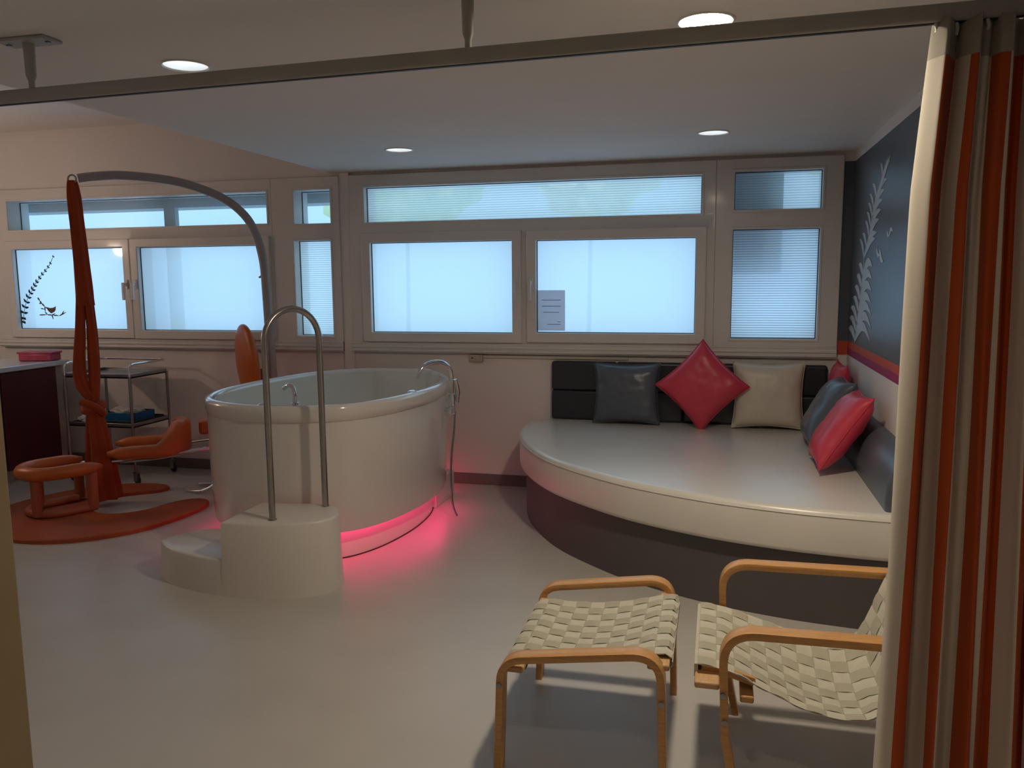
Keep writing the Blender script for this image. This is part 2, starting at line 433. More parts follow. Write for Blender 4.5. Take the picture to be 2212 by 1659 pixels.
def tree(c, r, sq, m, lab, seed):
    t = thing('garden_tree', lab, 'tree', (c[0], c[1], -.3))
    link('tree_crown', blob(r, c, sq, seed), M[m], t)
    link('tree_trunk', tube([V((c[0], c[1], -.3)), V((c[0]+.05, c[1], c[2]))], lambda t_: .03-.01*t_), M['eave_dk'], t)
tree((-3.75, 9.5, 2.98), 1.0, (1.05, .8, .8), 'leaf', 'light green tree crown seen through the long upper window, left part', 2)
tree((-1.55, 9.9, 3.0), .72, (1.0, .8, .95), 'leaf2', 'pale yellow green tree crown seen through the long upper window, middle part', 5)
tree((1.35, 9.2, 3.4), .85, (.8, .8, .9), 'leaf', 'green tree crown glimpsed through the small upper right window pane', 9)

# ------------------------------------------------------------------ notices, socket, switch, cable duct
t = thing('paper_notice', 'white printed notice sheet taped in the corner of the middle window pane', 'notice', (-1.19, D-.017, 1.196))
link('sheet', bbox(-1.296, -1.088, D-.0160, D-.0152, 1.196, 1.493), M['paper'], t, smooth=False)
for x0, x1, z in ((-1.262, -1.118, 1.421), (-1.262, -1.118, 1.376), (-1.250, -1.132, 1.332), (-1.143, -1.120, 1.262), (-1.222, -1.120, 1.243)):
    b = bmesh.new(); n_ = int((x1-x0)/.003)              # one faint unreadable line of words
    for k in range(n_):
        hgt = .0008+.0022*(.5+.5*math.sin(k*1.9+z*90)); box(b, x0+k*.003, x0+k*.003+.0031, D-.0166, D-.0160, z-hgt, z+hgt)
    bmesh.ops.remove_doubles(b, verts=b.verts, dist=.0002)
    link('printed_line', b, M['ink'], t, smooth=False)

t = thing('wall_socket', 'aged cream wall socket on the window wall right of the bath', 'socket', (-1.775, D, .98))
b = bmesh.new(); box(b, -1.825, -1.72, D-.032, D, .955, 1.012); link('socket_box', b, M['cream_pl'], t, bevel=.006)
b = bmesh.new(); box(b, -1.775, -1.735, D-.038, D-.032, .966, 1.0); link('rocker', b, M['cream_pl'], t, bevel=.003)
link('socket_hole', lathe([(.006, 0), (.006, .003)], 12, (-1.80, D-.035, .985), (0, 1, 0)), M['rubber'], t)
b = bbox(-1.72, -.62, D-.016, D, .985, 1.006)
tag(rebase(link('cable_duct', b, M['white_pl'], bevel=.003), (-1.2, D, .985)), 'thin white cable duct under the window sill', 'cable duct')

t = thing('light_switch', 'white light switch plate on the dark grey wall by the curtain', 'switch', (XR, 4.05, 1.64))
link('switch_plate', bbox(XR-.012, XR, 3.985, 4.105, 1.645, 1.73), M['white_pl'], t, bevel=.003)
link('rocker', bbox(XR-.018, XR-.012, 4.005, 4.04, 1.66, 1.715), M['white_pl'], t, bevel=.002)
link('rocker', bbox(XR-.018, XR-.012, 4.05, 4.085, 1.66, 1.715), M['white_pl'], t, bevel=.002)

# ------------------------------------------------------------------ decals (real vinyl cut-outs, 1 mm thick)
LC = [0]
def leaf_poly(bm, base, tip, w, bend, mk):
    """crescent leaf in plane coordinates (a,z); mk maps (a,z,side)->3D"""
    a = V((base[0], base[1], 0)); c = V((tip[0], tip[1], 0)); d = c-a; nrm = V((-d.y, d.x, 0))
    n = 9; L = []; R2 = []
    for k in range(n+1):
        s = k/n; ctr = a+d*s+nrm*bend*math.sin(PI*s)
        h = w*(math.sin(PI*min(1, s*.92+.08)**.8)**.8)*(1-.25*s)
        dirv = (d+nrm*bend*PI*math.cos(PI*s)).normalized(); nn = V((-dirv.y, dirv.x, 0))
        L.append(ctr+nn*h); R2.append(ctr-nn*h)
    ring = L+R2[::-1]; LC[0] = (LC[0]+1) % 40; o1 = 1+LC[0]*.03
    f = [bm.verts.new(mk(p.x, p.y, 0)) for p in ring]; g = [bm.verts.new(mk(p.x, p.y, o1)) for p in ring]
    K = n*2+2
    for k in range(n):
        i, j = k, k+1; i2, j2 = K-1-k, K-2-k
        bm.faces.new((g[i], g[j], g[j2], g[i2])); bm.faces.new((f[i2], f[j2], f[j], f[i]))
    for k in range(K): bm.faces.new((f[k-1], f[k], g[k], g[k-1]))
mkR = lambda y, z, s: V((XR-.0008-.0012*s, y, z))
FR = [((4.74, 2.18), (4.9, 2.12)), ((4.79, 2.09), (5.06, 2.03)), ((4.85, 2.04), (5.13, 1.97)), ((4.89, 1.99), (5.17, 1.93)), ((4.92, 1.94), (5.2, 1.87)),
      ((4.96, 1.89), (5.24, 1.82)), ((5.01, 1.82), (5.31, 1.76)), ((5.04, 1.79), (5.38, 1.7)), ((5.1, 1.63), (5.39, 1.59)), ((5.1, 1.56), (5.43, 1.52)),
      ((5.09, 1.49), (5.46, 1.44)), ((5.09, 1.42), (5.49, 1.365)), ((5.06, 1.35), (5.53, 1.30)), ((5.05, 1.28), (5.55, 1.235)), ((5.08, 1.205), (5.58, 1.18))]
b = bmesh.new()
for i, (tp, bs) in enumerate(FR):
    w_ = .024 if i < 5 else (.025 if i < 8 else .034)
    leaf_poly(b, (bs[0], bs[1]), (tp[0], tp[1]-.0), w_, -.16 if i > 7 else -.08, mkR)
    # mirrored leaf on the other side of the stem
    st = V((bs[0]+.02, bs[1]+.0)); tp2 = (min(5.9, bs[0]+.62*(bs[0]-tp[0])), tp[1]+.02)
    leaf_poly(b, (bs[0]+.025, bs[1]), tp2, w_*.85, .10, mkR)
for k in range(5):
    leaf_poly(b, (4.99-.02*k, 2.04+.015*k), (4.83-.025*k, 2.13+.018*k), .018, -.04, mkR)
    leaf_poly(b, (5.00-.03*k, 2.03+.02*k), (4.92-.03*k, 2.14+.018*k), .015, .05, mkR)
st_ = [V((FR[-1][1][0]+.03, FR[-1][1][1]-.02, 0))]+[V((bs[0]+.012, bs[1], 0)) for tp, bs in FR[::-1]]+[V((4.84, 2.13, 0))]
for p, q in zip(st_[:-1], st_[1:]):
    e_ = (q-p)*.25; leaf_poly(b, (p.x-e_.x, p.y-e_.y), (q.x+e_.x, q.y+e_.y), .010, 0, mkR)
o = link('frond_decal', b, M['decal'], smooth=False)
tag(rebase(o, (XR, 5.2, 1.15)), 'large pale grey fern frond decal on the dark grey right wall', 'wall decal')
for nm, pts, lab in (('a', (((4.72, 1.812), (4.66, 1.785), .012, .15), ((4.66, 1.785), (4.57, 1.80), .014, -.25)), 'small pale flying bird decal on the grey wall, the upper one'),
                     ('b', (((5.0, 1.735), (4.88, 1.70), .014, .2), ((4.90, 1.72), (4.78, 1.655), .020, .15)), 'small pale flying bird decal on the grey wall, the lower larger one')):
    b = bmesh.new()
    for bs, tp, w_, be in pts: leaf_poly(b, bs, tp, w_, be, mkR)
    tag(rebase(link('bird_decal', b, M['decal'], smooth=False), (XR, pts[0][0][0], pts[0][0][1])), lab, 'wall decal')
yw = D-.0165
mkB = lambda x, z, s: V((x, yw+.0015-.0012*s, z))
stem = [(-5.928, 1.243), (-5.922, 1.276), (-5.915, 1.318), (-5.9, 1.366), (-5.88, 1.41), (-5.858, 1.452), (-5.832, 1.489), (-5.804, 1.518), (-5.78, 1.551),
        (-5.757, 1.583), (-5.724, 1.616), (-5.693, 1.649), (-5.658, 1.677), (-5.625, 1.709), (-5.597, 1.741), (-5.562, 1.798)]
b = bmesh.new()
for i, (x, z) in enumerate(stem):
    a, c = V((*stem[max(0, i-1)], 0)), V((*stem[min(len(stem)-1, i+1)], 0)); t_ = (c-a).normalized(); n_ = V((-t_.y, t_.x, 0))
    L = .050*(1-i/22) if i > 1 else .03; sp = .15+.085*i if i > 1 else -.5
    for s in (-1, 1):
        e = V((x, z, 0))+(n_*s*math.cos(min(sp, .95))+t_*math.sin(min(sp, .95)))*L
        leaf_poly(b, (x+n_.x*s*.004, z+n_.y*s*.004), (e.x, e.y), .0125*(1-i/26), .05*s, mkB)
for p, q in zip(stem[:-1], stem[1:]):
    e_ = ((q[0]-p[0])*.3, (q[1]-p[1])*.3); leaf_poly(b, (p[0]-e_[0], p[1]-e_[1]), (q[0]+e_[0], q[1]+e_[1]), .0022, 0, mkB)
tag(rebase(link('frond_decal', b, M['decal_dark'], smooth=False), (-5.9, yw, 1.243)), 'dark blue fern frond decal on the far left frosted pane', 'window decal')
b = bmesh.new()
def stroke(pts, r=.005):
    for p, q in zip(pts[:-1], pts[1:]): leaf_poly(b, p, q, r, 0, mkB)
stroke([(-5.755, 1.451), (-5.735, 1.42), (-5.715, 1.397), (-5.688, 1.373)], .008)
stroke([(-5.75, 1.30), (-5.665, 1.302), (-5.605, 1.298), (-5.541, 1.294), (-5.464, 1.327)], .006)
stroke([(-5.688, 1.373), (-5.688, 1.323), (-5.665, 1.302)], .006); stroke([(-5.73, 1.356), (-5.688, 1.35)], .005); stroke([(-5.62, 1.30), (-5.609, 1.261)], .006)
stroke([(-5.62, 1.30), (-5.58, 1.315)], .005); stroke([(-5.52, 1.30), (-5.49, 1.34)], .006); stroke([(-5.745, 1.40), (-5.71, 1.40)], .006)
prof = [(-5.688, 1.373), (-5.66, 1.366), (-5.634, 1.360), (-5.60, 1.363), (-5.574, 1.376), (-5.578, 1.345), (-5.592, 1.327), (-5.628, 1.313), (-5.652, 1.331), (-5.668, 1.352)]
f = [b.verts.new(mkB(x, z, 0)) for x, z in prof]; g = [b.verts.new(mkB(x, z, 1)) for x, z in prof]
b.faces.new(f); b.faces.new(g[::-1])
for k in range(len(prof)): b.faces.new((f[k-1], f[k], g[k], g[k-1]))
tag(rebase(link('bird_decal', b, M['decal_brown'], smooth=False), (-5.62, yw, 1.26)), 'brown bird on a branch decal beside the frond on the left pane', 'window decal')

# ------------------------------------------------------------------ recessed lamps
LL = ['bright round recessed lamp, lit, top right above the chairs', 'round recessed lamp just above the curtain rail at the upper left',
      'small round recessed lamp over the bath near the middle window', 'small round recessed lamp over the corner couch',
      'added round recessed lamp, unseen behind the viewer on the left', 'added round recessed lamp, unseen behind the viewer on the right']
for i, (x, y) in enumerate(LAMPS):
    t = thing('recessed_lamp', LL[i], 'ceiling lamp', (x, y, ZC), 'round recessed ceiling lamps')
    b = lathe([(RL-.001, .012), (RL-.001, -.001), (RL+.003, -.005), (RL+.010, -.004), (RL+.013, .0), (RL+.012, .001)], 40, (x, y, ZC), caps=False); link('trim_ring', b, M['white_pl'], t)
    b = lathe([(RL-.002, .0), (RL-.006, .03), (RL-.018, .065), (RL-.035, .095), (.012, .105), (0, .105)], 40, (x, y, ZC), caps=False); link('reflector', b, M['refl'], t)
    if i == 0:
        b = lathe([(RL-.006, .004), (RL-.02, .001), (0, 0)], 40, (x, y, ZC), caps=False); link('lit_diffuser', b, M['lamp'], t)
    elif i in (4, 5):  # unseen lamps, added to brighten the floor and the curtain front
        b = lathe([(RL-.006, .004), (RL-.02, .001), (0, 0)], 40, (x, y, ZC), caps=False); link('lit_diffuser', b, M['lamp2' if i == 5 else 'lamp3'], t)
    else:
        b = bmesh.new()
        for s in (-.022, .022): tube([V((x+s, y-.05, ZC+.05)), V((x+s, y+.05, ZC+.05))], .012, 10, bm=b)
        link('lamp_tube', b, M['tube_shine'], t)
# round wall lamp on the left wall, out of view; its reflection shows in the left panes
t = thing('wall_lamp', 'round glowing wall lamp above the worktop on the left wall', 'wall lamp', (XL, 4.19, 1.93))
link('wall_plate', lathe([(.07, 0), (.07, .02), (.03, .03), (.03, .10)], 24, (XL, 4.19, 1.93), (1, 0, 0)), M['white_pl'], t)
b = bmesh.new(); bmesh.ops.create_uvsphere(b, u_segments=24, v_segments=16, radius=.065); bmesh.ops.translate(b, vec=(XL+.17, 4.19, 1.93), verts=b.verts)
link('lamp_globe', b, emit('lamp_globe', (1.0, .76, .60), 112), t)

# ------------------------------------------------------------------ curtain rail and curtain
t = thing('curtain_rail', 'long grey curtain rail hung below the ceiling', 'curtain rail', (-1.0, 2.405, 2.23))
zr = lambda x: 2.245+(x-.5)*.0108
b = bmesh.new(); sweep(b, [V((x, 2.405, zr(x)-.0)) for x in (-6.44, -4, -2.4, -1, .5, .855)], lambda i, t_: rrect(.034, .046, .008, 3), up=(0, 0, 1)); link('rail_profile', b, M['dark_metal'], t)
b = bbox(-6.44, .855, 2.3985, 2.4115, -.5, .5)
for v in b.verts: v.co.z = zr(v.co.x)-.0235-(.002 if v.co.z < 0 else 0)
link('rail_slot', b, M['rubber'], t, smooth=False)
for x in (-5.4, -3.85, -2.30, -.735):
    zt = ZC if x > XS else ZH
    b = lathe([(.010, zr(x)+.02), (.010, zr(x)+.045), (.017, zr(x)+.065), (.019, zt-.004), (.019, zt)], 14, (x, 2.405, 0)); link('hanger_rod', b, M['dark_metal'], t)
    if x < -2:
        b = bmesh.new(); box(b, x-.10, x+.10, 2.36, 2.45, zt-.012, zt); link('ceiling_bracket', b, M['dark_metal'], t, bevel=.004)
        for dx in (-.08, .08): b = bmesh.new(); box(b, x+dx-.008, x+dx+.008, 2.397, 2.413, zt-.017, zt-.011); link('screw', b, M['steel_dull'], t, bevel=.003)

# curtain: folded cloth, stacked at the right
ctop = [(.572, 2.470), (.550, 2.478), (.530, 2.455), (.522, 2.415), (.534, 2.385), (.552, 2.378)]
for k_ in range(22):
    x_ = .566+k_*.0135
    ctop.append((x_, 2.398+.030*math.sin(k_*1.25)+.008*math.sin(k_*2.9)))
def fold(h):
    """h 1 at top, 0 at the floor: the stack flares to the left and folds deepen"""
    out = []; n = len(ctop)
    for i, (x, y) in enumerate(ctop):
        f = min(1, (XR-x)/(XR-.522))
        xx = x+.008-(1-h)*(.020*f+.024*f*f)-.024*max(0, min(1, (1-h)*5))*f
        amp = 1+.35*(1-h); yy = 2.41+(y-2.41)*amp-.06*(1-h)*f
        sh = .27*(1-h)**.8; yy -= sh; xx *= 1-sh/2.41*f
        yy += .010*math.sin(i*1.7+h*3.0)
        xx += .004*math.sin(i*2.3+h*5)
        xx = min(xx, XR-.012)
        out.append(V((xx, yy, 0)))
    return out
rows = []; NH = 36
for j in range(NH+1):
    h = j/NH; z = .015+h*(2.228-.015)
    line = catmull(fold(h), 8)
    rows.append([V((p.x, p.y, z+(.006*math.sin(k*.25) if j == NH else 0))) for k, p in enumerate(line)])
N_ = len(rows[0]); mid = rows[NH//2]; L_ = [0]
for k in range(1, N_): L_.append(L_[-1]+(mid[k]-mid[k-1]).length)
def u_of(x):
    k0 = min(range(N_), key=lambda k: mid[k].x/mid[k].y); k = min(range(k0, N_), key=lambda k: abs(mid[k].x/mid[k].y-x/2.4)); return L_[k]/L_[-1]
# stripes are given on the cloth itself
STR = []
for a, c in ((.528, .556), (.598, .629), (.670, .706), (.722, .753), (.800, .826)):
    ua, uc = u_of(a), u_of(c)
    if uc > ua: STR.append((ua, uc))
b = bmesh.new(); uvl = b.loops.layers.uv.new('UVMap')
vv = [[b.verts.new(p) for p in r] for r in rows]
for j in range(NH):
    for k in range(N_-1):
        fc = b.faces.new((vv[j][k], vv[j][k+1], vv[j+1][k+1], vv[j+1][k]))
        for lp, (jj, kk) in zip(fc.loops, ((j, k), (j, k+1), (j+1, k+1), (j+1, k))): lp[uvl].uv = (L_[kk]/L_[-1], jj/NH)
t = thing('striped_curtain', 'cream curtain with orange vertical stripes gathered at the right edge', 'curtain', (.65, 2.40, 0))
o = link('curtain_cloth', b, curtain_mat(), t, angle=180)
md = o.modifiers.new('Solid', 'SOLIDIFY'); md.thickness = .0015
for x, y in ((.528, 2.40), (.577, 2.405), (.648, 2.40), (.70, 2.405), (.762, 2.40), (.80, 2.405)):
    b = bmesh.new(); tube([V((x, y, zr(x)-.024)), V((x+.004, y, zr(x)-.04)), V((x+.002, y+.004, zr(x)-.055))], .005, 8, bm=b)
    link('glider', b, M['white_pl'], t)

# ================================================================== bath
op = [(-2.58, 5.835), (-2.82, 5.62), (-2.96, 5.38), (-3.03, 5.05), (-3.055, 4.70), (-3.02, 4.38), (-2.88, 4.10), (-2.66, 3.94), (-2.40, 3.885), (-2.15, 3.92),
      (-1.95, 4.04), (-1.83, 4.24), (-1.76, 4.50), (-1.73, 4.80), (-1.755, 5.12), (-1.85, 5.42), (-2.0, 5.67), (-2.16, 5.835)]
out = catmull([V((x, y, 0)) for x, y in op], 8, True)
out = [V((p.x, min(p.y, 5.835), 0)) for p in out]
out = resample(ccw(out), 144)
t = thing('birthing_bath', 'large white oval birthing bath glowing red underneath', 'bath', (-2.4, 4.9, 0))
ins = lambda d: inset2d(out, d)
body = [at(ins(.06), .225), at(ins(.035), .22), at(ins(.03), .185), at(ins(.022), .182), at(ins(.018), .195), at(ins(.006), .5), at(ins(.004), .80), at(ins(.004), .812)]
link('bath_shell', loft(body, (False, False)), M['tub'], t, angle=60)
rim = [at(ins(.004), .812), at(ins(-.006), .818), at(ins(-.008), .88), at(ins(-.002), .898), at(ins(.012), .905), at(ins(.034), .905), at(ins(.048), .898), at(ins(.054), .88)]
link('bath_rim', loft(rim, (False, False)), M['tub'], t, angle=60)
inn = [at(ins(.054), .88), at(ins(.07), .70), at(ins(.11), .52), at(ins(.16), .40), at(ins(.26), .345), at(ins(.40), .33)]
link('bath_basin', loft(inn, (False, True)), M['tubin'], t, angle=60)
# moulded seat ledge inside
b = loft([at(resample(ccw(catmull([V(p) for p in ((-2.25, 5.76, 0), (-2.55, 5.76, 0), (-2.80, 5.45, 0), (-2.5, 5.2, 0), (-2.2, 5.25, 0), (-1.95, 5.5, 0))], 8, True)), 48), z) for z in (.34, .56)], (False, True))
link('bath_seat', b, M['tubin'], t, bevel=.03, bseg=3)
plin = [at(ins(.115), 0), at(ins(.115), .222), at(ins(.05), .228)]
link('bath_plinth', loft(plin, (False, False)), M['tub'], t, angle=40)
link('plinth_seam', loft([at(ins(.110), 0), at(ins(.110), .006), at(ins(.118), .006)], (False, False)), M['seam'], t)
b = bmesh.new(); sweep(b, at(ins(.066), .212), lambda i, t_: circ(.007, 6), closed=True); link('led_strip', b, M['led'], t)
link('service_panel', bbox(-2.03, -1.868, 5.20, 5.60, 0, .183), M['tub'], t, bevel=.004)

t = thing('bath_mixer', 'chrome gooseneck mixer tap with hose clipped on the right side of the bath', 'tap', (-1.70, 4.98, .62))
b = bmesh.new()
tube(catmull([(-1.672, 4.99, .78), (-1.672, 4.99, .92), (-1.675, 4.97, 1.0), (-1.70, 4.92, 1.045), (-1.745, 4.86, 1.055), (-1.795, 4.80, 1.03), (-1.825, 4.765, .965)], 8), .0155, 14, bm=b)
link('spout', b, M['chrome'], t)
b = bmesh.new(); tube([V((-1.672, 4.99, .70)), V((-1.672, 4.99, .84))], .022, 16, bm=b); link('mixer_body', b, M['chrome'], t, bevel=.004)
b = bmesh.new(); tube([V((-1.70, 4.93, .745)), V((-1.64, 4.90, .745))], .012, 12, bm=b); box(b, -1.65, -1.635, 4.86, 4.94, .725, .765); link('mixer_lever', b, M['chrome'], t, bevel=.003)
b = bmesh.new(); tube(catmull([(-1.652, 5.01, .93), (-1.640, 5.02, .85), (-1.648, 5.01, .78)], 6), lambda s: .012+.006*s, 12, bm=b); link('hand_shower', b, M['chrome'], t)
b = bmesh.new(); tube(catmull([(-1.655, 5.0, .72), (-1.662, 5.0, .60), (-1.678, 4.99, .45), (-1.684, 4.98, .28), (-1.676, 4.985, .10), (-1.66, 5.02, .012)], 8), .007, 8, bm=b); link('hose', b, M['steel_dull'], t)
b = bmesh.new(); box(b, -1.715, -1.66, 4.97, 5.01, .72, .80); link('bracket', b, M['chrome'], t, bevel=.003)

t = thing('bath_filler_tap', 'small chrome curved filler spout on the front rim of the bath', 'tap', (-2.25, 3.95, .90))
b = bmesh.new(); tube(catmull([(-2.235, 3.975, .895), (-2.235, 3.975, .955), (-2.25, 3.985, .995), (-2.285, 4.0, 1.005), (-2.325, 4.02, .985)], 8), .012, 14, bm=b); link('spout', b, M['chrome'], t)
link('escutcheon', lathe([(.024, .904), (.022, .914), (.013, .917)], 20, (-2.235, 3.975, 0)), M['chrome'], t)
b = lathe([(0, .012), (.012, .012), (.03, .006), (.034, 0)], 20, (-1.79, 4.60, .900), None)
t2 = rebase(link('overflow_cap', b, M['chrome']), (-1.79, 4.60, .90)); tag(t2, 'small round chrome cap on the right rim of the bath', 'cap')
b = lathe([(0, .012), (.012, .012), (.022, .006), (.026, 0)], 20, (-2.41, 3.93, .900), None)
tag(rebase(link('overflow_cap', b, M['chrome']), (-2.41, 3.93, .90)), 'small chrome cap on the front rim of the bath beside the filler spout', 'cap')

# step with handrail
so = [(-2.905, 3.70), (-2.86, 3.62), (-2.72, 3.535), (-2.50, 3.475), (-2.28, 3.465), (-2.07, 3.50), (-1.93, 3.575), (-1.875, 3.66), (-1.885, 3.76), (-1.96, 3.86),
      (-2.08, 3.885), (-2.24, 3.855), (-2.40, 3.850), (-2.56, 3.875), (-2.70, 3.925), (-2.82, 3.87)]
s_out = resample(ccw(catmull([V((x, y, 0)) for x, y in so], 8, True)), 120)
def clip(pts, xc, right):
    r = []; N = len(pts)
    for i in range(N):
        a, c = pts[i], pts[(i+1) % N]; ia = (a.x >= xc) == right; ic = (c.x >= xc) == right
        if ia: r.append(a)
        if ia != ic: tt = (xc-a.x)/(c.x-a.x); r.append(a.lerp(c, tt))
    return r
t = thing('bath_step', 'white two-tier rounded step in front of the bath', 'step', (-2.3, 3.65, 0))
low = resample(clip(s_out, -2.37, False), 90); hi = resample(clip(s_out, -2.39, True), 90)
def tier(pts, z):
    return loft([at(inset2d(pts, -.012), 0), at(inset2d(pts, -.004), z*.5), at(pts, z-.012), at(inset2d(pts, .004), z-.003), at(inset2d(pts, .013), z)], (False, True))
link('lower_tread', tier(low, .188), M['step'], t, angle=50)
link('upper_tread', tier(hi, .382), M['step'], t, angle=50)
t = thing('grab_rail', 'brushed steel arched grab rail standing on the upper bath step', 'handrail', (-2.08, 3.70, .38))
pa, pb = V((-2.152, 3.555, .380)), V((-2.008, 3.845, .380)); rr = (pb-pa).length/2; zt = 1.437-rr
mid_ = (pa+pb)/2; du = (pb-pa).normalized()
path = [pa, pa+V((0, 0, .5))]+[mid_+du*(-math.cos(a)*rr)+V((0, 0, zt-.38+math.sin(a)*rr)) for a in [PI*k/20 for k in range(21)]]+[pb+V((0, 0, .5)), pb]
b = bmesh.new(); tube(path, .0165, 16, bm=b); link('arched_tube', b, M['steel'], t, angle=80)
for p in (pa, pb): link('foot_flange', lathe([(.022, 0), (.022, .006), (.017, .008)], 20, p), M['steel'], t)

# ================================================================== corner couch
co = [(XR-.002, 3.70), (.62, 3.715), (.30, 3.765), (-.04, 3.87), (-.40, 4.055), (-.68, 4.275), (-.93, 4.535), (-1.13, 4.86), (-1.25, 5.15), (-1.315, 5.42), (-1.325, 5.65), (-1.29, 5.80), (-1.22, 5.88), (-1.12, 5.905)]
cur = catmull([V((x, y, 0)) for x, y in co], 8)
couch = cur+[V((XR-.002, 5.905, 0))]
couch = ccw(couch)
def ins_c(pts, d):
    q = inset2d(resample(pts, 220), d); return [V((min(p.x, XR-.002), min(p.y, 5.905), 0)) for p in q]
t = thing('corner_couch', 'large quarter-round cream corner couch on a charcoal base', 'couch', (-.1, 4.9, 0))
link('mattress', loft([at(ins_c(couch, .02), .335), at(ins_c(couch, .004), .343), at(ins_c(couch, 0), .36), at(ins_c(couch, 0), .512), at(ins_c(couch, .006), .532), at(ins_c(couch, .020), .543), at(ins_c(couch, .04), .545)]), M['cream'], t, angle=60)
b = bmesh.new(); pc = [p for p in ins_c(couch, -.001)]
pc = [p for p in pc if p.x < XR-.03 and p.y < 5.87]
pc.sort(key=lambda p: math.atan2(p.y-5.9, p.x-.86))
sweep(b, at(pc, .519), lambda i, t_: circ(.0022, 6), closed=False); link('piping', b, M['cream'], t)
link('couch_base', loft([at(ins_c(couch, .045), 0.0), at(ins_c(couch, .045), .335)]), M['charcoal'], t, angle=60)
# backrest panels on the window wall
for k in range(4):                                                          # black panels on the window wall
    x0 = -1.18+k*(.735+1.18)/4; x1 = x0+(.735+1.18)/4-.002
    for z0, z1 in ((.548, .762), (.764, .975)):
        b = bbox(x0, x1, D-.075, D-.002, z0, z1); o_ = link('backrest_panel', b, M['black_vinyl'], t, bevel=.018, bseg=4); o_['label'] = 'black quilted backrest panel'
# bolster on right wall
b = bmesh.new()
prof = [(XR-.002, .546), (XR-.125, .546), (XR-.128, .60), (XR-.118, .68), (XR-.09, .745), (XR-.05, .782), (XR-.002, .795)]
prof = [(p.x, p.y) for p in catmull([V((a, c, 0)) for a, c in prof[1:]], 6)]; prof = [(XR-.002, .546)]+prof
rings = []
for y, s in ((3.765, .90), (3.772, .97), (3.785, 1), (4.7, 1), (5.36, 1)):
    rings.append([V((XR-.002-(XR-.002-x)*s, y, .546+(z-.546)*s)) for x, z in prof])
loft(rings, (True, True), b)
tag(rebase(link('side_bolster', b, M['slate_vinyl'], angle=50), (XR-.06, 4.8, .546)), 'slate grey rounded bolster along the right wall, at the front end of the couch', 'bolster')

def pillow(name, lab, m, w, h, th, ctr, xax, yax, seed=0, pinch=.09, grp='scatter pillows on the corner couch'):
    """xax,yax: in-plane axes, ctr centre"""
    X = V(xax).normalized(); Y_ = V(yax).normalized(); Nn = X.cross(Y_).normalized(); Y_ = Nn.cross(X)
    n = 28; bm = bmesh.new(); S = []
    for side in (1, -1):
        g = []
        for i in range(n+1):
            row = []
            for j in range(n+1):
                u = -1+2*i/n; v = -1+2*j/n
                px = u*w/2*(1-pinch*(1-v*v)*abs(u)**1.5); py = v*h/2*(1-pinch*(1-u*u)*abs(v)**1.5)
                e = max(0, (1-u**4)*(1-v**4)); tt = th/2*(e**.55)*(1-.18*(u*u+v*v)/2)
                wr = .006*noise.noise(V((u*2.2+seed, v*2.2, side)))+.003*noise.noise(V((u*6, v*6+seed, side)))
                cr = .004*math.sin((u*v)*14+seed)*abs(u*v)
                off = side*tt+(wr+cr)*min(1, e*3)*(side)
                row.append(V(ctr)+X*px+Y_*py+Nn*off)
            g.append(row)
        S.append(g)
    A = [[bm.verts.new(p) for p in r] for r in S[0]]
    B = [[A[i][j] if i in (0, n) or j in (0, n) else bm.verts.new(S[1][i][j]) for j in range(n+1)] for i in range(n+1)]
    for i in range(n):
        for j in range(n):
            bm.faces.new((A[i][j], A[i+1][j], A[i+1][j+1], A[i][j+1])); bm.faces.new((B[i][j], B[i][j+1], B[i+1][j+1], B[i+1][j]))
    o = link(name, bm, M[m], angle=80); low_ = min(v.co.z for v in o.data.vertices)
    rebase(o, (ctr[0], ctr[1], low_)); tag(o, lab, 'pillow', grp)
    # piped seam
    bm = bmesh.new(); edge = [A_ for A_ in ([S[0][i][0] for i in range(n)]+[S[0][n][j] for j in range(n)]+[S[0][i][n] for i in range(n, 0, -1)]+[S[0][0][j] for j in range(n, 0, -1)])]
    sweep(bm, edge, lambda i, t_: circ(.003, 6), closed=True)
    s_ = link('pillow_piping', bm, M[m], o); s_.location = -o.location
    return o
pillow('couch_pillow', 'slate grey square pillow upright at the left of the backrest', 'slate_vinyl', .475, .435, .15, (-.615, 5.735, .768), (1, 0, 0), (0, .14, .99), 1)
pillow('couch_pillow', 'rose red pillow standing on its corner as a diamond', 'rose_vinyl', .45, .45, .14, (-.095, 5.66, .842), (1, .02, 1), (-1, .18, 1), 2)
pillow('couch_pillow', 'beige square pillow upright against the backrest', 'beige_vinyl', .475, .455, .15, (.345, 5.735, .778), (1, 0, 0), (0, .14, .99), 3)
pillow('couch_pillow', 'rose red pillow tucked in the corner behind the slate one', 'rose_vinyl', .42, .46, .12, (.770, 5.62, .795), (0, -1, 0.0), (.10, .0, .99), 4)
pillow('couch_pillow', 'slate grey pillow leaning on the right wall behind the red one', 'slate_vinyl', .52, .46, .20, (.660, 5.14, .768), (0, -1, .03), (.47, -.26, .84), 5)
pillow('couch_pillow', 'rose red pillow leaning on the bolster at the front right', 'rose_vinyl', .46, .46, .16, (.650, 4.60, .765), (0, -1, .03), (.52, -.30, .80), 6)

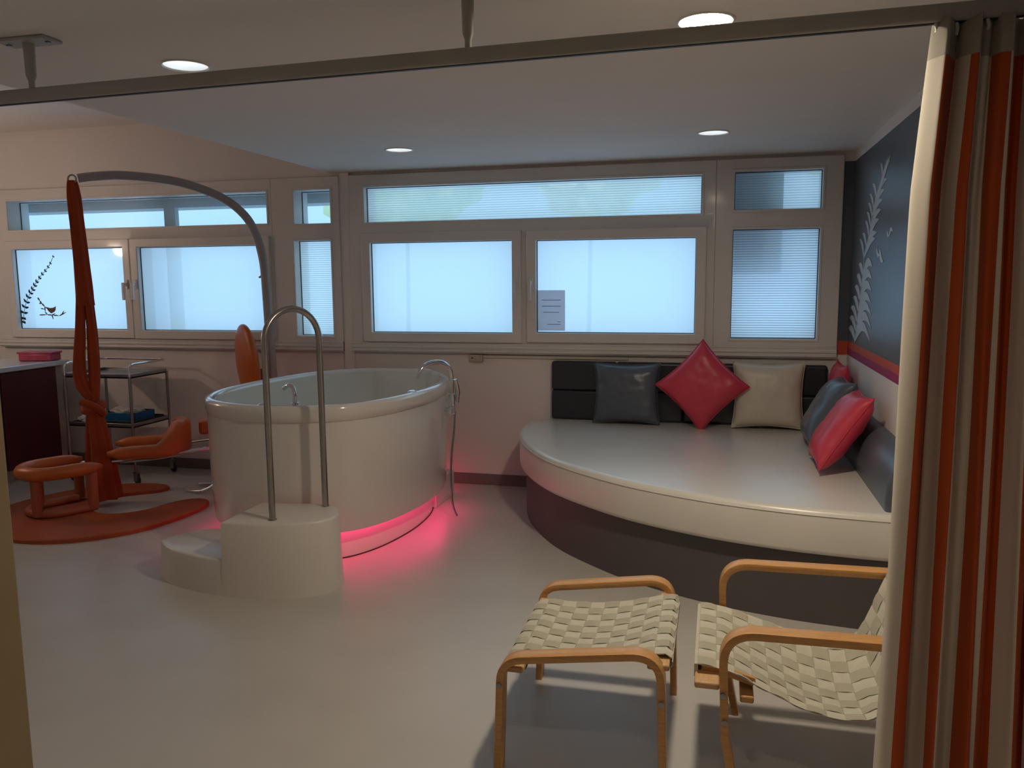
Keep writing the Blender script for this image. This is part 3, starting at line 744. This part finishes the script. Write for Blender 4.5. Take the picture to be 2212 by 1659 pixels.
# ================================================================== woven furniture
def bend_path(pts, r=.08, n=8):
    """round the corners of a polyline"""
    P = [V(p) for p in pts]; out_ = [P[0]]
    for i in range(1, len(P)-1):
        a, b_, c = P[i-1], P[i], P[i+1]; d1 = (a-b_).normalized(); d2 = (c-b_).normalized()
        ang = d1.angle(d2); k = min(r/math.tan(ang/2), (a-b_).length*.49, (c-b_).length*.49)
        s, e = b_+d1*k, b_+d2*k
        for q in range(n+1):
            tt = q/n; out_.append((1-tt)**2*s+2*tt*(1-tt)*b_+tt*tt*e)
    out_.append(P[-1]); return out_
def web(bm, S, nu, nv, h=.0030, th=.0018, sub=4, fill=.95):
    """woven straps over surface S(u,v)->point; nu straps run along v, nv straps along u"""
    def nor(u, v):
        e = .003; a = S(min(1, u+e), v)-S(max(0, u-e), v); c = S(u, min(1, v+e))-S(u, max(0, v-e)); return a.cross(c).normalized()
    def strap(fu, K, n_other, par, mi=0):
        M_ = n_other*sub; rA = []
        for q in range(M_+1):
            s = q/M_; ph = math.cos(PI*(s*n_other-.5)); ph = max(-1, min(1, ph*1.6))*par
            row = []
            for e, hh in ((0, 1), (.33, 1), (.66, 1), (1, 1), (1, -1), (.66, -1), (.33, -1), (0, -1)):
                c = (K+.5+(e-.5)*fill); u, v = fu(c, s); nn = nor(u, v)
                row.append(bm.verts.new(S(u, v)+nn*(ph*h+hh*th/2)))
            rA.append(row)
        for a, c in zip(rA[:-1], rA[1:]):
            for k in range(8): bm.faces.new((a[k], a[(k+1) % 8], c[(k+1) % 8], c[k])).material_index = mi
        bm.faces.new(rA[0][::-1]); bm.faces.new(rA[-1])
    def wave(sgn): return sgn
    for K in range(nu): strap(lambda c, s: (c/nu, s), K, nv, 1 if K % 2 else -1)
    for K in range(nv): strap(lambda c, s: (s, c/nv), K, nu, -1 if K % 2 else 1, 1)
    return bm

# --- footstool
t = thing('woven_footstool', 'birch footstool with cream woven webbing seat', 'footstool', (-.38, 2.68, 0))
def stool_frame(y):
    b = bmesh.new()
    pts = bend_path([(-.655, y, 0), (-.642, y, .378), (-.143, y, .448), (-.130, y, 0)], .085, 10)
    sweep(b, pts, lambda i, t_: rrect(.024, .058, .003, 2)[::1], up=(0, 1, 0)); return b
for y in (2.375, 3.0): link('bent_frame', stool_frame(y), M['wood'], t, angle=40)
for x in (-.612, -.152):
    dz = (x+.38)*.13; b = bbox(x-.034, x+.034, 2.39, 2.975, .352+dz, .373+dz); link('seat_rail', b, M['wood_end'], t, bevel=.006)
for x, y in ((-.645, 2.343), (-.138, 2.343), (-.645, 3.031), (-.138, 3.031)):
    link('screw_cap', lathe([(.009, 0), (.009, .004), (.0, .005)], 14, (x, y, .30), (0, -1 if y < 2.6 else 1, 0)), M['steel_dull'], t)
b = bmesh.new()
def S_st(u, v):
    x = -.650+u*.536; y = 2.435+v*.49
    e = max(0, abs(u-.5)*2-.93)/.07
    sag = .034*max(0, math.sin(PI*min(1, max(0, (u-.13)/.74))))**.8*(.6+.4*math.sin(PI*v))
    return V((x, y, .386-sag-.016*e*e+(x+.38)*.13))
web(b, S_st, 10, 10)
# straps wrapped round the side rails
for x in (-.612, -.152):
    for k in range(10):
        y0 = 2.435+.049*k+.0015; sgn = -1 if x < -.4 else 1
        ring = [(x+sgn*.038, .364), (x+sgn*.040, .352), (x+sgn*.034, .346), (x-sgn*.030, .346), (x-sgn*.034, .349), (x-sgn*.030, .3435), (x+sgn*.036, .3435), (x+sgn*.0425, .350), (x+sgn*.0415, .364)]
        dz = (x+.38)*.13; f = [b.verts.new((a, y0, z+dz)) for a, z in ring]; g = [b.verts.new((a, y0+.046, z+dz)) for a, z in ring]
        for q in range(len(ring)): b.faces.new((f[q-1], f[q], g[q], g[q-1]))
        b.faces.new(f); b.faces.new(g[::-1])
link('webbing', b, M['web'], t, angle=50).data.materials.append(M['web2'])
link('cross_brace', bbox(-.14, -.12, 2.40, 2.96, .28, .32), M['wood'], t, bevel=.004) if False else None

# --- armchair (back of it is behind the curtain)
t = thing('woven_armchair', 'birch armchair with cream woven webbing, partly behind the curtain', 'armchair', (.45, 2.62, 0))
for y in (2.325, 2.905):
    pts = bend_path([(.095, y, 0), (.048, y, .24), (.036, y, .560), (.80, y, .568)], .095, 10)
    b = bmesh.new(); sweep(b, pts, lambda i, t_: rrect(.024, .058, .003, 2), up=(0, 1, 0)); link('arm_frame', b, M['wood'], t, angle=40)
    b = bmesh.new(); sweep(b, [V((.79, y, .56)), V((.775, y, .28)), V((.74, y, 0))], lambda i, t_: rrect(.024, .058, .003, 2), up=(0, 1, 0)); link('rear_leg', b, M['wood'], t, angle=40)
    yo = -.031 if y < 2.6 else .031
    for z, x in ((.375, .040), (.293, .046)):
        link('screw_cap', lathe([(.009, 0), (.009, .004), (0, .005)], 14, (x, y+yo, z), (0, -1 if y < 2.6 else 1, 0)), M['steel_dull'], t)
spath = catmull([(-.035, 0, .425), (.06, 0, .412), (.18, 0, .378), (.30, 0, .345), (.42, 0, .335), (.485, 0, .365), (.525, 0, .45), (.565, 0, .56), (.62, 0, .68), (.70, 0, .82), (.78, 0, .95)], 10)
SL = [0]
for a, c in zip(spath[:-1], spath[1:]): SL.append(SL[-1]+(c-a).length)
def S_ch(u, v):
    s = u*SL[-1]; i = 0
    while i < len(SL)-2 and SL[i+1] < s: i += 1
    p = spath[i].lerp(spath[i+1], (s-SL[i])/(SL[i+1]-SL[i]))
    dip = .045*math.sin(PI*v)*math.sin(PI*min(1, max(0, (u-.06)/.94)))**.7 if u > .06 else 0
    dip += (1-v)*.035*max(0, math.sin(PI*min(1, max(0, (u-.08)/.52))))
    y = 2.375+v*.485
    return V((p.x+dip*.4*(1 if u > .45 else 0), y, p.z-dip*(1 if u < .45 else max(.2, 1-(u-.45)*3))))
b = bmesh.new(); web(b, S_ch, 22, 9, sub=3)
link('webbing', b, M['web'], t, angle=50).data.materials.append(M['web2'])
b = bbox(-.042, .030, 2.315, 2.915, .378, .399); link('front_rail', b, M['wood_end'], t, bevel=.006)
b = bbox(-.0445, -.0330, 2.385, 2.855, .380, .421); link('strap_wrap', b, M['web'], t, bevel=.001)
for y in (2.395, 2.84):
    b = bmesh.new(); sweep(b, [V((p.x, y, p.z-.014)) for p in spath[2:17:2]], lambda i, t_: rrect(.026, .014, .003, 2), up=(0, 1, 0)); link('seat_side_rail', b, M['wood'], t, angle=40)
b = bbox(.09, .13, 2.36, 2.89, .325, .347); link('seat_support', b, M['wood'], t, bevel=.005)

# ================================================================== birth stool corner
mo = [(-4.80, 4.40), (-4.64, 4.12), (-4.38, 3.95), (-4.1, 3.905), (-3.88, 3.945), (-3.69, 4.06), (-3.53, 4.26), (-3.46, 4.5), (-3.44, 4.75), (-3.475, 4.92), (-3.57, 4.98), (-3.67, 4.94),
      (-3.74, 4.8), (-3.78, 4.65), (-3.87, 4.54), (-4.02, 4.5), (-4.19, 4.60), (-4.30, 4.76), (-4.29, 4.92), (-4.17, 5.04), (-4.05, 5.14), (-4.04, 5.24), (-4.18, 5.29), (-4.43, 5.23), (-4.65, 5.05), (-4.79, 4.74)]
m_out = resample(ccw(catmull([V((x, y, 0)) for x, y in mo], 6, True)), 160)
b = loft([at(m_out, 0.0), at(m_out, .022), at(inset2d(m_out, .006), .028)])
tag(rebase(link('floor_mat', b, M['orange_mat'], angle=40), (-4.2, 4.5, 0)), 'orange crescent-shaped floor mat under the birth stool', 'mat')

def ushape(c, ang, r, arm, z, n=14):
    """U-shaped path, open towards angle ang"""
    d = V((math.cos(ang), math.sin(ang), 0)); s = V((-d.y, d.x, 0)); cc = V((c[0], c[1], z))
    p = [cc+s*r+d*arm*k/4 for k in range(4, 0, -1)]+[cc+s*r*math.cos(a)-d*r*math.sin(a) for a in [PI*k/n for k in range(n+1)]]+[cc-s*r+d*arm*k/4 for k in range(1, 5)]
    return p
t = thing('birth_stool', 'low orange U-shaped birth stool standing on the orange mat', 'stool', (-4.35, 4.45, .028))
ang = math.radians(62)
def cap_r(R0): return lambda s: R0*min(1, (max(0, min(s, 1-s))*14+.35))
b = bmesh.new(); tube(ushape((-4.33, 4.43), ang, .175, .26, .335, 20), cap_r(.045), 16, bm=b, up=(0, 0, 1)); link('seat_ring', b, M['orange'], t, angle=80)
b = bmesh.new(); tube(ushape((-4.35, 4.47), ang, .165, .20, .052, 20), .026, 12, bm=b, up=(0, 0, 1)); link('base_ring', b, M['orange_post'], t, angle=80)
for x, y in ((-4.52, 4.50), (-4.33, 4.29), (-4.42, 4.76), (-4.11, 4.54)):
    b = bmesh.new(); tube([V((x, y, .045)), V((x+.01, y-.01, .31))], .033, 14, bm=b); link('leg', b, M['orange_post'], t)

t = thing('birthing_chair', 'orange padded U-shaped birthing seat on a chrome frame', 'chair', (-3.95, 5.05, 0))
ang2 = math.radians(212)
cpath = ushape((-3.98, 5.03), ang2, .20, .29, .385, 20)
b = bmesh.new()
def pr(i, s):
    k = 1-abs(s-.5)*2                        # 0 at arm tips, 1 at the back
    tall = .045+.075*max(0, min(1, (k-.38)/.34)); e = min(1, max(0, min(s, 1-s))*14+.35)
    lift = (tall-.045)
    return [(x*1.0*e, y*e+lift) for x, y in rrect(.105, tall*2, .04, 5)]
sweep(b, cpath, pr, up=(0, 0, 1)); link('padded_seat', b, M['orange'], t, angle=80)
b = bmesh.new(); pth = catmull([(-4.35, 4.72, .31), (-4.1, 4.80, .315), (-3.85, 4.93, .33), (-3.66, 5.08, .36), (-3.58, 5.22, .34), (-3.57, 5.26, .22), (-3.62, 5.22, .08), (-3.72, 5.18, .02), (-3.86, 5.20, .015)], 8)
tube(pth, .014, 10, bm=b); link('chrome_frame', b, M['chrome'], t)
b = bmesh.new(); pth = catmull([(-4.50, 5.0, .31), (-4.25, 5.22, .315), (-4.0, 5.36, .33), (-3.76, 5.42, .36), (-3.62, 5.42, .34), (-3.60, 5.44, .22), (-3.66, 5.42, .08), (-3.76, 5.40, .02), (-3.88, 5.38, .015)], 8)
tube(pth, .014, 10, bm=b); link('chrome_frame', b, M['chrome'], t)
b = bbox(-.09, .09, -.05, .05, -.055, .055, Matrix.Translation((-3.70, 5.32, .49)) @ Matrix.Rotation(.6, 4, 'Z')); link('headrest_arm', b, M['orange'], t, bevel=.025, bseg=4)
b = bbox(-.08, .08, -.07, .07, -.08, .06, Matrix.Translation((-3.56, 5.42, .44)) @ Matrix.Rotation(.6, 4, 'Z')); link('headrest_pad', b, M['orange'], t, bevel=.03, bseg=4)

t = thing('rope_arch', 'tall grey arched pole reaching over the birth stool', 'pole', (-3.39, 5.69, 0))
ap = [(-3.375, 5.70, 0), (-3.38, 5.70, .6), (-3.39, 5.69, 1.08), (-3.395, 5.685, 1.24), (-3.40, 5.68, 1.5), (-3.405, 5.67, 1.71), (-3.43, 5.645, 1.89), (-3.48, 5.59, 2.05), (-3.57, 5.49, 2.17),
      (-3.69, 5.34, 2.25), (-3.84, 5.18, 2.30), (-4.04, 4.96, 2.315), (-4.16, 4.815, 2.295), (-4.225, 4.745, 2.277)]
b = bmesh.new(); tube(catmull(ap, 8), lambda s: .034-.004*s, 16, bm=b); link('arched_tube', b, M['pole'], t, angle=80)
b = bmesh.new(); cc = V((-4.25, 4.72, 2.27)); tube([cc+V((.028*math.cos(a)*.97, -.0*math.cos(a)+.028*math.cos(a)*.23, .028*math.sin(a))) for a in [2*PI*k/20 for k in range(20)]], .006, 8, closed=True, bm=b)
link('end_eye', b, M['pole'], t)
link('pole_foot', lathe([(.10, 0), (.10, .012), (.045, .02)], 24, (-3.375, 5.70, 0)), M['steel_dull'], t)
for z, x, y in ((2.06, -3.452, 5.575), (1.62, -3.420, 5.67)):
    link('clip', lathe([(.008, 0), (.008, .03), (0, .034)], 10, (x, y, z), (-1, -.3, -.6)), M['dark_metal'], t)

# orange cloth hung from the arch
cl = thing('hanging_cloth', 'orange cloth sling knotted in the middle hanging from the grey arch', 'cloth', (-4.25, 4.72, .04))
vx = V((.75, .66, 0)).normalized()      # across the view of the cloth, in the room
fo = V((.66, -.75, 0)).normalized()
def cloth_tube(ctrs, ws, ds, ph, nfold=5, fold_=.16):
    b = bmesh.new(); P = catmull([V(c) for c in ctrs], 8); n = len(P); K = 48
    def lerpl(L, s):
        x = s*(len(L)-1); i = min(int(x), len(L)-2); return L[i]+(L[i+1]-L[i])*(x-i)
    rings = []
    for i, p in enumerate(P):
        s = i/(n-1); w, d = lerpl(ws, s), lerpl(ds, s); r_ = []
        for k in range(K):
            a = 2*PI*k/K; f_ = 1+fold_*math.sin(a*nfold+ph+s*2.5)+.05*math.sin(a*11+s*9)
            r_.append(p+vx*(w*math.cos(a)*f_)+fo*(d*math.sin(a)*f_))
        rings.append(r_)
    return loft(rings, (True, True), b)
o0 = V((-4.25, 4.72, 0))
def cp(dx, z, df=0): return o0+vx*dx+fo*df+V((0, 0, z))
link('upper_sling', cloth_tube([cp(0, 2.262), cp(.004, 2.15), cp(.012, 1.9), cp(.02, 1.6), cp(.022, 1.42)], [.026, .040, .043, .048, .052], [.02, .028, .03, .03, .03], 0), M['cloth'], cl, angle=80)
link('sling_strand', cloth_tube([cp(-.004, 1.48), cp(-.022, 1.25), cp(-.042, 1.05), cp(-.045, .95), cp(-.03, .86), cp(.0, .80), cp(.03, .75)], [.026, .030, .036, .04, .04, .038, .03], [.02]*7, 1), M['cloth'], cl, angle=80)
link('sling_strand', cloth_tube([cp(.045, 1.48, .004), cp(.052, 1.25), cp(.050, 1.05), cp(.046, .90), cp(.036, .74)], [.026, .030, .034, .034, .03], [.02]*5, 2), M['cloth'], cl, angle=80)
kb = bmesh.new(); kp = [cp(.028+.052*math.cos(a), .715+.018*math.cos(a+.6)-.006*a/PI, .036*math.sin(a)) for a in [2*PI*k/28 for k in range(28)]]
tube(kp, .034, 14, closed=True, bm=kb); tube(catmull([cp(-.045, .755, .02), cp(.0, .74, .05), cp(.06, .70, .055), cp(.09, .66, .02)], 6), .026, 12, bm=kb); link('knot', kb, M['cloth'], cl, angle=80)
link('cloth_skirt', cloth_tube([cp(.03, .70), cp(.035, .60), cp(.045, .45), cp(.05, .30), cp(.055, .15), cp(.06, .045)], [.04, .055, .070, .085, .092, .10], [.03, .035, .04, .05, .055, .06], 0, 6, .2), M['cloth'], cl, angle=80)

t = thing('padded_backrest', 'tall orange oval padded backrest beside the grey pole', 'backrest', (-3.52, 5.62, .62))
b = bmesh.new(); bmesh.ops.create_uvsphere(b, u_segments=32, v_segments=24, radius=1)
mt = Matrix.Translation((-3.545, 5.60, .95)) @ Matrix.Rotation(math.radians(52), 4, 'Z') @ Matrix.Rotation(math.radians(-4), 4, 'Y')
for v in b.verts:
    x, y, z = v.co; v.co = mt @ V((.052*math.copysign(abs(x)**.75, x), .20*y, .30*z))
link('pad', b, M['orange'], t, angle=80)
b = bmesh.new(); tube([V((-3.50, 5.63, .78)), V((-3.40, 5.68, .78))], .02, 12, bm=b); box(b, -3.45, -3.41, 5.62, 5.70, .70, .90); link('mount', b, M['orange_post'], t, bevel=.004)

# ------------------------------------------------------------------ cabinet with worktop
t = thing('base_cabinet', 'cabinet with dark burgundy doors along the left wall', 'cabinet', (-5.7, 5.0, 0))
link('carcass', bbox(-6.0, -5.422, 3.9, 5.74, .08, .885), M['cab'], t, bevel=.003)
link('toe_kick', bbox(-5.95, -5.47, 3.92, 5.72, 0, .085), M['cab'], t)
for a, c in ((3.92, 4.49), (4.515, 5.09), (5.113, 5.655)):
    d_ = link('door', bbox(-5.42, -5.40, a, c, .10, .875), M['burgundy'], t, bevel=.003)
    if a < 5: link('door_handle', tube([V((-5.385, c-.05, .6)), V((-5.385, c-.05, .75))], .006), M['steel'], d_, loc=(0, 0, 0)).location = (0, 0, 0)
tag(rebase(link('worktop', bbox(-6.02, -5.372, 3.9, 5.78, .886, .927), M['worktop'], bevel=.006), (-5.7, 5.0, .886)), 'glossy white worktop on the burgundy cabinet', 'worktop')
t = thing('storage_tub', 'low rose pink plastic tub at the end of the white worktop', 'box', (-5.54, 5.62, .928))
mt = Matrix.Translation((-5.535, 5.64, .928)) @ Matrix.Rotation(math.radians(10), 4, 'Z')
link('tub_body', bbox(-.145, .145, -.07, .07, 0, .066, mt), M['pinkbox'], t, bevel=.014, bseg=3)
link('tub_lid', bbox(-.152, .152, -.077, .077, .060, .078, mt), M['pinkbox'], t, bevel=.006)

# ------------------------------------------------------------------ trolley
t = thing('instrument_trolley', 'two-shelf steel trolley with castors against the window wall', 'trolley', (-4.7, 5.53, 0))
TX0, TX1, TY0, TY1 = -5.0, -4.40, 5.32, 5.76
for z in (.835, .445):
    b = bmesh.new(); plate(b, TX0, TX1, z, z+.0, [], TY0, TY1) if False else box(b, TX0, TX1, TY0, TY1, z, z+.014)
    for a in ((TX0, TX1, TY0, TY0+.008), (TX0, TX1, TY1-.008, TY1), (TX0, TX0+.008, TY0, TY1), (TX1-.008, TX1, TY0, TY1)): box(b, *a, z, z+.035)
    link('shelf', b, M['steel_dull'], t, bevel=.003)
for x in (TX0, TX1):
    for y in (TY0, TY1):
        b = bmesh.new(); tube([V((x, y, .10)), V((x, y, .85))], .011, 10, bm=b); link('post', b, M['steel_dull'], t)
        ca = link('castor', lathe([(0, -.011), (.030, -.011), (.036, -.006), (.036, .006), (.030, .011), (0, .011)], 20, (x+.012, y, .036), (.35, 1, 0)), M['rubber'], t)
        f_ = bmesh.new(); box(f_, x-.010, x+.022, y-.018, y-.013, .03, .098); box(f_, x-.010, x+.022, y+.013, y+.018, .03, .098); box(f_, x-.012, x+.024, y-.018, y+.018, .092, .104)
        k = link('castor_fork', f_, M['steel_dull'], ca, loc=(0, 0, 0)); k.location = (0, 0, 0)
        ca.location = -t.location
b = bmesh.new(); zz = .945
tube(bend_path([(TX0, TY0, .85), (TX0, TY0+.01, zz-.01), (TX0, TY0+.05, zz), (TX0, TY1, zz), (TX1, TY1, zz), (TX1, TY0+.05, zz), (TX1, TY0+.01, zz-.01), (TX1, TY0, .85)], .05, 6), .009, 10, bm=b)
link('guard_rail', b, M['chrome'], t)
t = thing('supply_tray', 'black tray on the lower trolley shelf holding the blue box', 'tray', (-4.62, 5.54, .46))
b = bmesh.new(); box(b, -4.84, -4.42, 5.36, 5.72, .460, .468)
for a in ((-4.84, -4.42, 5.36, 5.366), (-4.84, -4.42, 5.714, 5.72), (-4.84, -4.834, 5.36, 5.72), (-4.426, -4.42, 5.36, 5.72)): box(b, *a, .460, .495)
link('tray_body', b, M['blk_tray'], t, bevel=.003)
t = thing('blue_box', 'blue box with white contents on the lower trolley shelf', 'box', (-4.62, 5.54, .469))
b = bmesh.new(); box(b, -4.775, -4.46, 5.42, 5.66, .469, .474)
for a in ((-4.775, -4.46, 5.42, 5.428), (-4.775, -4.46, 5.652, 5.66), (-4.775, -4.767, 5.42, 5.66), (-4.468, -4.46, 5.42, 5.66)): box(b, *a, .469, .545)
link('box_shell', b, M['blue_pl'], t, bevel=.003)
b = blob(.1, (-4.62, 5.54, .55), (1.35, .95, .42), 3); link('white_contents', b, M['pack'], t)
for i, (x, y, z, r, sq, lab) in enumerate(((-4.915, 5.43, .492, .058, (1.1, .95, .45), 'crumpled white packet at the left of the lower trolley shelf'),
                                          (-4.915, 5.60, .492, .055, (1.0, .95, .5), 'crumpled white packet behind the other one on the trolley shelf'))):
    tag(rebase(link('wrapped_packet', blob(r, (x, y, z), sq, 11+i), M['pack']), (x, y, .46)), lab, 'packet', 'packets on the trolley')

# ================================================================== camera, world, render look
yaw, pitch, roll, fpx = 0.248257832, 0.128162968, -0.00822506152, 1754.52383
cy, sy, cp_, sp = math.cos(yaw), math.sin(yaw), math.cos(pitch), math.sin(pitch)
fwd = V((-sy*cp_, cy*cp_, -sp)); right = V((cy, sy, 0)); up = right.cross(fwd)
r2 = right*math.cos(roll)+up*math.sin(roll); u2 = -right*math.sin(roll)+up*math.cos(roll)
cam = bpy.data.cameras.new('camera'); co_ = bpy.data.objects.new('camera', cam); C.objects.link(co_)
mw = Matrix.Identity(4)
for i in range(3): mw[i][0] = r2[i]; mw[i][1] = u2[i]; mw[i][2] = -fwd[i]
mw.translation = V((0, 0, 1.575)); co_.matrix_world = mw
cam.sensor_width = 36; cam.lens = fpx/2212*36; cam.clip_start = .05
bpy.context.scene.camera = co_

w = bpy.data.worlds.new('sky'); bpy.context.scene.world = w; w.use_nodes = True
bg = w.node_tree.nodes['Background']; bg.inputs['Color'].default_value = (.45, .755, 1.08, 1); bg.inputs['Strength'].default_value = 1.36
# hazy sun from over the roof, it lights the trees outside only
sl = bpy.data.lights.new('sun', 'SUN'); sl.energy = 3.2; sl.angle = .1; sl.color = (1.0, .95, .82)
so_ = bpy.data.objects.new('sun', sl); C.objects.link(so_); so_.location = (0, -6, 9); so_.rotation_euler = (math.radians(48), 0, math.radians(-8))
# daylight portals, one per window opening (guide sky light only)
for x0, x1, z0, z1 in ((-6.0, -3.46, 1.15, 2.30), (-3.27, -2.91, 1.12, 2.29), (-2.66, -.12, 1.15, 2.29), (.08, .67, 1.14, 2.30)):
    a = bpy.data.lights.new('sky_portal', 'AREA'); a.shape = 'RECTANGLE'; a.size = x1-x0; a.size_y = z1-z0; a.cycles.is_portal = True
    o = bpy.data.objects.new('sky_portal', a); C.objects.link(o); o.location = ((x0+x1)/2, D+.215, (z0+z1)/2); o.rotation_euler = (-PI/2, 0, 0)
vs = bpy.context.scene.view_settings
vs.view_transform = 'Standard'; vs.look = 'None'; vs.gamma = 1; vs.use_curve_mapping = False; vs.exposure = 0
